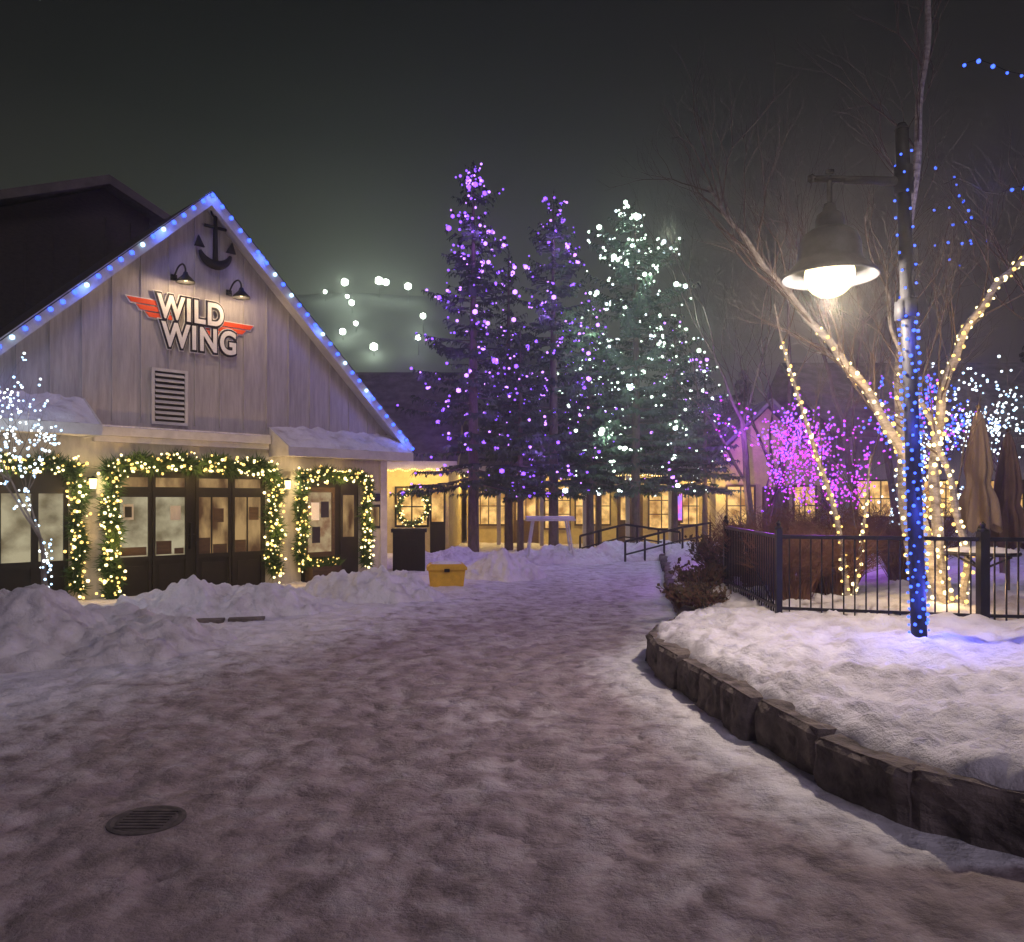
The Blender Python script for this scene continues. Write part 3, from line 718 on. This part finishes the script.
shrub('dark_shrub',(3.5,13.2,.2),.6,.8,260,49,'twig','shrubleaf')

# ------------------------------------------------------------------ fence
random.seed(2); e=empty('iron_fence'); b=MB()
FP=[(3.02,11.3),(2.8,8.4),(4.62,7.85),(6.6,7.5),(9.5,7.2)]
for i in range(len(FP)-1):
    p=Vector((*FP[i],0)); q=Vector((*FP[i+1],0)); d=q-p; L=d.length; ang=math.atan2(d.y,d.x)
    T=Matrix.Translation(p)@Matrix.Rotation(ang,4,'Z')
    b.box(0,L,-.02,.02,1.245,1.285,0,T); b.box(0,L,-.015,.015,.50,.53,0,T)
    n=int(L/.105)
    for k in range(1,n):
        x=L*k/n; b.box(x-.007,x+.007,-.007,.007,.36,1.25,0,T)
for i,(x,y) in enumerate(FP):
    w=.045 if i==2 else .03; top=1.34
    b.box(x-w,x+w,y-w,y+w,.2,top); b.lathe([(w+.012,0),(w+.012,.02),(.02,.04),(.028,.07),(0,.10)],(x,y,top),10)
b.tube([(2.82,8.6,.5),(2.98,10.6,1.25)],.012,5)
b.obj('rails_and_pickets',[M['black']],e)

# ------------------------------------------------------------------ street lamp
e=empty('street_lamp'); bx,by=3.39,6.65
b=MB()
top=(3.24,6.65,4.73)
def post(z): f=(z-.35)/(4.73-.35); return Vector((bx+(top[0]-bx)*f,by,z))
b.tube([post(.3),post(.5)],[.085,.08],16,0); b.tube([post(.5),post(4.73)],[.062,.052],16,0)
b.tube([post(4.73),post(4.78)],[.058,.03],16,0); b.tube([post(4.20),post(4.42)],[.075,.075],12,0)
az=4.31; pa=post(az)
b.tube([pa+Vector((.08,0,0)),(2.50,6.65,az+.01)],.026,10,0); b.tube([pa+Vector((0,0,-.02)),(3.0,6.65,az-.005),(2.75,6.65,az-.005)],[.04,.034,.03],8,0)
b.bulb((2.49,6.65,az+.01),.04,0)
lx,ly=2.64,6.65
b.tube([(lx,ly,az+.03),(lx,ly,4.12)],.022,10,0); b.tube([(lx-.03,ly,az+.07),(lx+.03,ly,az+.07)],.02,8,0)
b.tube([post(3.32),post(3.17)],[.075,.075],12,0); b.box(bx-.14-.05,bx-.12,by-.05,by+.05,3.15,3.3,0)
b.obj('post_and_arm',[M['postmetal']],e,True)
b=MB()
b.lathe([(0.0,.66),(.045,.64),(.06,.58),(.10,.55),(.115,.50),(.115,.44),(.16,.42),(.215,.38),(.245,.30),(.255,.18),(.27,.15),(.375,.05),(.385,.03),(.38,.02),(.36,.03),(.25,.13),(.2,.18),(.0,.2)],(lx,ly,3.47),40,0)
b.obj('shade',[M['lampmetal']],e,True)
b=MB(); prof=[]
for k in range(13):
    a=-math.pi/2+math.pi*k/12*.75; prof.append((.20*math.cos(a)+1e-4,.03+.19*math.sin(a)))
b.lathe(prof,(lx,ly,3.49),32,0); b.obj('globe',[E['globe']],e,True)
light('lamp_light',(lx,ly,3.26),330,(1.0,.80,.62),.05,e)
bb=MB(); Q=[post(z) for z in np.arange(.45,3.2,.014)]
for i,p in enumerate(Q):
    a=i*1.35+R(-.3,.3); bb.bulb(p+Vector((math.cos(a)*.074,math.sin(a)*.074,R(-.008,.008))),.0135*R(.7,1.3),0)
for z in np.arange(3.3,4.6,.05):
    a=z*40; p=post(z); bb.bulb(p+Vector((math.cos(a)*.07,math.sin(a)*.07,0)),.011,0)
bb.obj('blue_lights',[E['blue']],e)
for z in (.8,1.5,2.2,3.0): light('blue_glow',post(z)+Vector((-.03,-.2,0)),9,(.06,.10,1.0),.015,e)
light('blue_glow',post(.75)+Vector((.25,.05,0)),9,(.10,.11,1.0),.015,e)

# ------------------------------------------------------------------ patio
def umbrella(x,y,zb,m,h=2.75,seed=0):
    e=empty('closed_patio_umbrella'); b=MB(); b.tube([(x,y,zb),(x,y,zb+h)],.022,8,0); b.bulb((x,y,zb+h+.03),.035,0)
    b.lathe([(0,.10),(.20,.08),(.24,.0)],(x,y,zb),20,0); b.obj('pole_and_base',[M['wood']],e)
    b=MB(); vs=[];fs=[];n=48;m_=16
    for i in range(m_+1):
        f=i/m_; z=zb+h-.03-f*1.45; rr=.03+.19*f**.75-.05*math.exp(-((f-.62)/.08)**2)
        for k in range(n):
            a=2*math.pi*k/n; q=rr*(1+.28*math.cos(8*a+f*1.2)); vs.append((x+q*math.cos(a),y+q*math.sin(a),z-(.06*math.cos(8*a) if i==m_ else 0)))
    for i in range(m_):
        for k in range(n): k2=(k+1)%n; fs.append((i*n+k,i*n+k2,(i+1)*n+k2,(i+1)*n+k))
    b.add(vs,fs); b.obj('folded_canopy',[M[m]],e,True)
umbrella(5.83,10.0,.33,'canvas',2.45); umbrella(6.45,10.4,.33,'canvasdark',2.2)
e=empty('patio_table'); b=MB(); tx,ty=5.05,8.6
b.lathe([(0,.74),(.36,.74),(.37,.72),(.36,.70),(.05,.68),(.04,.1),(.22,.03),(.24,0)],(tx,ty,.36),28,0)
for a in range(4):
    b.tube([(tx,ty,.9),(tx+.3*math.cos(a*1.57+.6),ty+.3*math.sin(a*1.57+.6),1.05)],.012,6,0)
b.obj('table_frame',[M['black']],e); b=MB(); b.lathe([(0,.05),(.2,.04),(.34,.015),(.355,0)],(tx,ty,1.10),28,0); b.obj('snow_cap',[M['snow']],e,True)

# ------------------------------------------------------------------ distant shops
def winbay(b,x0,x1,z0,z1,y,nx=3,nz=2,mw=3,mf=2):
    b.box(x0,x1,y-.03,y-.01,z0,z1,mw)
    b.box(x0-.06,x0,y-.07,y-.005,z0-.06,z1+.06,mf); b.box(x1,x1+.06,y-.07,y-.005,z0-.06,z1+.06,mf)
    b.box(x0,x1,y-.068,y-.005,z1,z1+.06,mf); b.box(x0,x1,y-.068,y-.005,z0-.06,z0,mf)
    for k in range(1,nx): xx=x0+(x1-x0)*k/nx; b.box(xx-.02,xx+.02,y-.055,y-.031,z0,z1,mf)
    for k in range(1,nz): zz=z0+(z1-z0)*k/nz; b.box(x0,x1,y-.05,y-.032,zz-.018,zz+.018,mf)
random.seed(12)
e=empty('yellow_shop_building'); b=MB()
b.box(-9,-1.9,24,33,-.1,2.9,0)
b.prism([(23.3,2.75),(28.5,6.2),(33.7,2.75),(33.7,2.6),(28.5,6.05),(23.3,2.6)],-9.3,-1.6,1,'x')
b.prism([(24,2.9),(28.5,5.9),(33,2.9)],-2.0,-1.9,0,'x')
b.box(-9.3,-1.6,23.26,23.299,2.55,2.78,4)
winbay(b,-3.45,-2.55,.9,2.0,24,2,2); winbay(b,-5.2,-4.2,.9,2.0,24,2,2)
b.box(-2.45,-2.0,23.93,23.995,0,2.1,2); b.box(-2.40,-2.05,23.9,23.93,1.0,2.0,3)
b.obj('structure',[M['yellowwall'],M['roofdark'],M['dark'],E['win_warm'],M['trim']],e)
bb=MB()
for k in range(40): bb.bulb((-4.5+k*.07,23.2,2.52-.03*math.sin(k)),.03)
bb.obj('eave_lights',[E['warm']],e)
for x in (-4.0,-3.0,-2.2): light('eave_lamp',(x,23.2,2.2),38,(1,.70,.26),.04,e)
w=garland('christmas_wreath',[(-2.95+.42*math.cos(a),23.85,1.45+.5*math.sin(a)) for a in np.linspace(0,6.28,24)],.13,500,26,False)
e=empty('shop_row'); b=MB(); Y=30.0
b.box(-1.7,6.9,Y,Y+9,-.1,2.9,0)
b.prism([(Y-1.6,2.8),(Y+4.5,5.6),(Y+10,2.75),(Y+10,2.6),(Y+4.5,5.45),(Y-1.6,2.65)],-2.2,7.3,1,'x')
b.box(-2.2,7.3,Y-1.66,Y-1.601,2.60,2.85,4)
b.box(-2.0,7.2,Y-1.58,Y,2.57,2.61,4)
x=-1.5; k=0
while x<6.4:
    kind=k%3
    if kind==0: winbay(b,x,x+1.25,.75,2.1,Y,4,2); x+=1.55
    elif kind==1:
        b.box(x,x+.95,Y-.05,Y-.004,0,2.15,2); b.box(x+.12,x+.83,Y-.06,Y-.05,.9,2.0,3); b.box(x+.45,x+.49,Y-.075,Y-.06,.9,2.0,2); x+=1.2
    else: winbay(b,x,x+.9,.6,2.15,Y,2,3); x+=1.15
    k+=1
for x in np.arange(-2.0,7.3,1.53): b.box(x-.07,x+.07,Y-1.55,Y-1.41,-.1,2.57,4)
for x in (0.3,3.1,5.0): b.box(x,x+.9,Y-1.70,Y-1.67,2.2,2.55,5)
b.box(5.95,6.35,Y-.30,Y-.2,.8,1.95,2); b.box(5.99,6.31,Y-.31,Y-.301,.9,1.9,6)
b.obj('structure',[M['yellowwall'],M['roofdark'],M['wood'],E['win_warm'],M['trim'],M['signdark'],E['screen']],e)
bb=MB()
for k in range(110): bb.bulb((-2.1+k*.085,Y-1.7,2.55-.05*abs(math.sin(k*.35))),.03*R(.7,1.2),k%2)
bb.obj('eave_lights',[E['warm'],E['warm2']],e)
for x in (-1.2,.5,2.2,3.8,5.4,6.6): light('porch_lamp',(x,Y-.9,2.3),65,(1,.68,.25),.05,e)
e=empty('gabled_shop'); b=MB()
b.box(7.0,10.6,27.5,34,-.1,3.0,0)
b.prism([(6.6,3.0),(8.8,5.1),(11.0,3.0),(11.0,2.85),(8.8,4.95),(6.6,2.85)],27.0,34.4,1,'y')
b.prism([(7.0,3.0),(10.6,3.0),(8.8,4.8)],27.5,27.6,0,'y')
winbay(b,7.4,8.3,.8,2.1,27.5,2,2); b.box(8.6,9.5,27.45,27.496,0,2.1,2); winbay(b,9.7,10.4,.8,2.1,27.5,2,2)
b.obj('structure',[M['yellowwall'],M['roofdark'],M['wood'],E['win_warm']],e)
light('porch_lamp',(7.25,27.0,1.9),40,(1,.68,.28),.06,e)
light('purple_floodlamp',(7.4,26.0,3.9),170,(.40,.06,1.0),.06,e)
e=empty('lodge_building'); b=MB()
b.box(13,30,32,42,-.1,4.5,0); b.prism([(31,4.3),(37,8.0),(43,4.3),(43,4.1),(37,7.8),(31,4.1)],12.4,31,1,'x')
for x in np.arange(13.8,28,2.6): winbay(b,x,x+1.4,1.0,2.4,32,3,2)
b.obj('structure',[M['siding'],M['roofdark'],M['dark'],E['win_warm']],e)

# ------------------------------------------------------------------ street furniture
e=empty('grit_bin',(-1.22,14.9,0),.12); b=MB()
b.prism([(-.30,0.02),(.30,0.02),(.34,.36),(-.34,.36)],-.2,.2,0,'y'); b.prism([(-.37,.36),(.37,.36),(.37,.41),(.30,.47),(-.30,.47),(-.37,.41)],-.24,.24,0,'y')
b.box(-.05,.05,-.26,-.2,.33,.39,1); b.box(-.28,-.24,-.215,-.2,.05,.34,0); b.box(.24,.28,-.215,-.2,.05,.34,0)
b.obj('box_and_lid',[M['yellowplastic'],M['black']],e)
b=MB(); b.lathe([(0,.05),(.2,.04),(.30,.0)],(0,0,.465),20); o=b.obj('snow_cap',[M['snow']],e,True); o.scale=(1.0,.7,1)
e=empty('waste_bin_enclosure',(-2.35,18.3,0),.1); b=MB()
b.box(-.36,.36,-.3,.3,0,.92,0); b.box(-.4,.4,-.34,.34,.92,1.0,0); 
for k in range(7): b.box(-.35+k*.1,-.27+k*.1,-.315,-.3,.05,.88,0)
b.box(-.2,.2,-.33,-.316,.6,.75,1); b.obj('cabinet',[M['dark'],M['black']],e)
e=empty('outdoor_table',(1.0,21.2,.1),.05); b=MB()
b.box(-.65,.65,-.35,.35,1.0,1.05,0)
for sx in(-1,1):
    for sy in (-1,1): b.tube([(sx*.62,sy*.32,-.1),(sx*.45,sy*.28,1.0)],.026,6,0)
    b.tube([(sx*.56,-.3,.4),(sx*.56,.3,.4)],.02,6,0)
b.obj('frame',[M['whitemetal']],e); b=MB(); b.box(-.62,.62,-.32,.32,1.052,1.12,0); b.obj('snow_layer',[M['snow']],e)
e=empty('metal_railing'); b=MB()
for P in ([(1.9,22.3,.65),(3.2,22.8,.95),(4.7,22.4,.75)],[(3.0,21.2,.55),(4.6,21.8,.9),(5.6,22.6,1.0)]):
    b.tube(P,.035,6); b.tube([(x,y,z-.35) for x,y,z in P],.025,6)
    for x,y,z in interp(P,6): b.tube([(x,y,-.05),(x,y,z)],.03,6)
b.obj('rails',[M['black']],e)

# ------------------------------------------------------------------ hill, forest, floodlights
def hillz(X,Y):
    hx=np.interp(X,[-220,-90,-40,-15,0,30,70,250],[30,42,46,45,36,22,15,10])
    return float(hx*(1/(1+math.exp(-(Y-128)/12)))+1.2*fbm(X*.03,Y*.03,2,3))
b=MB(); vs=[];fs=[];nxh,nyh=90,40
for j in range(nyh):
    for i in range(nxh):
        X=-220+i*5.2; Y=85+j*5
        vs.append((X,Y,hillz(X,Y) if j else -2))
for j in range(nyh-1):
    for i in range(nxh-1): fs.append((j*nxh+i,j*nxh+i+1,(j+1)*nxh+i+1,(j+1)*nxh+i))
b.add(vs,fs); b.obj('ski_hill',[M['hill']],smooth=True)
random.seed(55)
def mast(px,Y,ztop,sz=.6,two=False,W=520):
    zb=hillz(px,Y)-1
    ztop=max(ztop,zb+2.2)
    e=empty('floodlight_mast'); b=MB(); b.tube([(px,Y,zb),(px,Y,ztop)],[.10,.06],6); b.tube([(px-.5,Y,ztop),(px+.5,Y,ztop)],.06,5); b.obj('mast',[M['black']],e)
    b=MB(); b.bulb((px,Y-.3,ztop+.1),sz)
    if two: b.bulb((px+1.3,Y-.3,ztop-.2),sz*.85)
    b.obj('lamp_heads',[E['flood']],e)
    light('floodlight',(px,Y-1.8,ztop-.1),W*sz/.6,(.80,1.0,.78),.4,e)
for X,Y,z,s_,two in ((-31.3,150,42.3,.75,0),(-28.4,142,36.5,.55,0),(-28.3,134,29.5,.6,0),(-24.9,150,42.6,.8,1),(-19.2,148,41,.7,0),(-22.4,130,26.4,.7,0),(-15.3,131,28.1,.5,0),(-15.2,137,33,.55,0),(-26.5,136,31.5,.45,0),(-34.5,148,40,.4,0),(-30.0,146,38.5,.4,0)):
    mast(X,Y,z,s_,two)
random.seed(77); b=MB()
for i in range(95):
    X=R(-70,90); Y=R(52,84)
    if -32<X<-2 and Y<90: Y=R(70,84)
    H=R(6,10) if X<0 else R(8,14)
    b.tube([(X,Y,-.2),(X,Y,H)],[.18,.03],5,2)
    needle_tree(b,(X,Y,0),H,R(1.6,2.6),.8,detail=.28,whorl=.7,nb=8,nsize=2.6)
b.obj('distant_forest',[M['distant'],M['distant'],M['bark']])
# freezing fog filling the valley (real scattering volume)
b=MB(); b.box(-110,110,-4,190,-3,62)
fm=bpy.data.materials.new('freezing_fog'); t,n,l=nt(fm); n.clear()
vs_=n.new('ShaderNodeVolumeScatter'); vs_.inputs['Density'].default_value=.0036; vs_.inputs['Anisotropy'].default_value=.76; vs_.inputs['Color'].default_value=(.9,.92,.9,1)
o_=n.new('ShaderNodeOutputMaterial'); l.new(vs_.outputs[0],o_.inputs['Volume'])
b.obj('freezing_fog',[fm])

# ------------------------------------------------------------------ world
w=bpy.data.worlds.new('World'); scene.world=w; w.use_nodes=True; n=w.node_tree.nodes; l=w.node_tree.links; n.clear()
out=n.new('ShaderNodeOutputWorld'); bg=n.new('ShaderNodeBackground'); tc=n.new('ShaderNodeTexCoord')
sep=n.new('ShaderNodeSeparateXYZ'); l.new(tc.outputs['Generated'],sep.inputs[0])
def ramp(st):
    r=n.new('ShaderNodeValToRGB'); el=r.color_ramp.elements
    while len(el)<len(st): el.new(.5)
    for e_,(p,c) in zip(el,st): e_.position=p; e_.color=(*c,1)
    return r
r1=ramp([(0,(.075,.08,.062)),(.2,(.070,.078,.056)),(.29,(.038,.045,.033)),(.42,(.012,.016,.012)),(.56,(.0035,.005,.0045)),(1,(.004,.005,.005))])
r2=ramp([(0,(.045,.036,.045)),(.25,(.023,.019,.024)),(.42,(.008,.0082,.009)),(.56,(.0035,.0045,.005)),(1,(.004,.005,.005))])
nz=n.new('ShaderNodeTexNoise'); nz.inputs['Scale'].default_value=2.2; nz.inputs['Detail'].default_value=3; l.new(tc.outputs['Generated'],nz.inputs['Vector'])
ma=n.new('ShaderNodeMath'); ma.operation='MULTIPLY_ADD'; ma.inputs[1].default_value=.10; l.new(nz.outputs['Fac'],ma.inputs[0])
sb=n.new('ShaderNodeMath'); sb.operation='SUBTRACT'; sb.inputs[1].default_value=.05; l.new(sep.outputs['Z'],sb.inputs[0]); l.new(sb.outputs[0],ma.inputs[2])
l.new(ma.outputs[0],r1.inputs[0]); l.new(ma.outputs[0],r2.inputs[0])
dt=n.new('ShaderNodeVectorMath'); dt.operation='DOT_PRODUCT'; dt.inputs[1].default_value=(-.20,.98,0); l.new(tc.outputs['Generated'],dt.inputs[0])
mr=n.new('ShaderNodeMapRange'); mr.inputs[1].default_value=.78; mr.inputs[2].default_value=.96; mr.interpolation_type='SMOOTHSTEP'; l.new(dt.outputs['Value'],mr.inputs[0])
mx=n.new('ShaderNodeMix'); mx.data_type='RGBA'; l.new(mr.outputs[0],mx.inputs[0]); l.new(r2.outputs[0],mx.inputs[6]); l.new(r1.outputs[0],mx.inputs[7])
l.new(mx.outputs[2],bg.inputs['Color']); bg.inputs['Strength'].default_value=1.0; l.new(bg.outputs[0],out.inputs['Surface'])
sd=bpy.data.lights.new('night_fill','SUN'); sd.energy=.58; sd.angle=math.radians(22); sd.color=(.97,.81,1.0)  # soft fill added in place of unseen street lamps behind the camera
so=bpy.data.objects.new('night_fill',sd); scene.collection.objects.link(so)
dirv=Vector((-.28,.76,-.72)); so.rotation_euler=dirv.to_track_quat('-Z','Y').to_euler()

# ------------------------------------------------------------------ camera
cd=bpy.data.cameras.new('camera'); cam=bpy.data.objects.new('camera',cd); scene.collection.objects.link(cam)
cam.location=(0,0,1.65); cam.rotation_euler=(math.radians(90),0,0); cd.sensor_width=36; cd.lens=28.125; cd.shift_y=.0283; cd.clip_end=1500
scene.camera=cam
scene.view_settings.view_transform='Standard'; scene.view_settings.look='None'; scene.view_settings.exposure=0
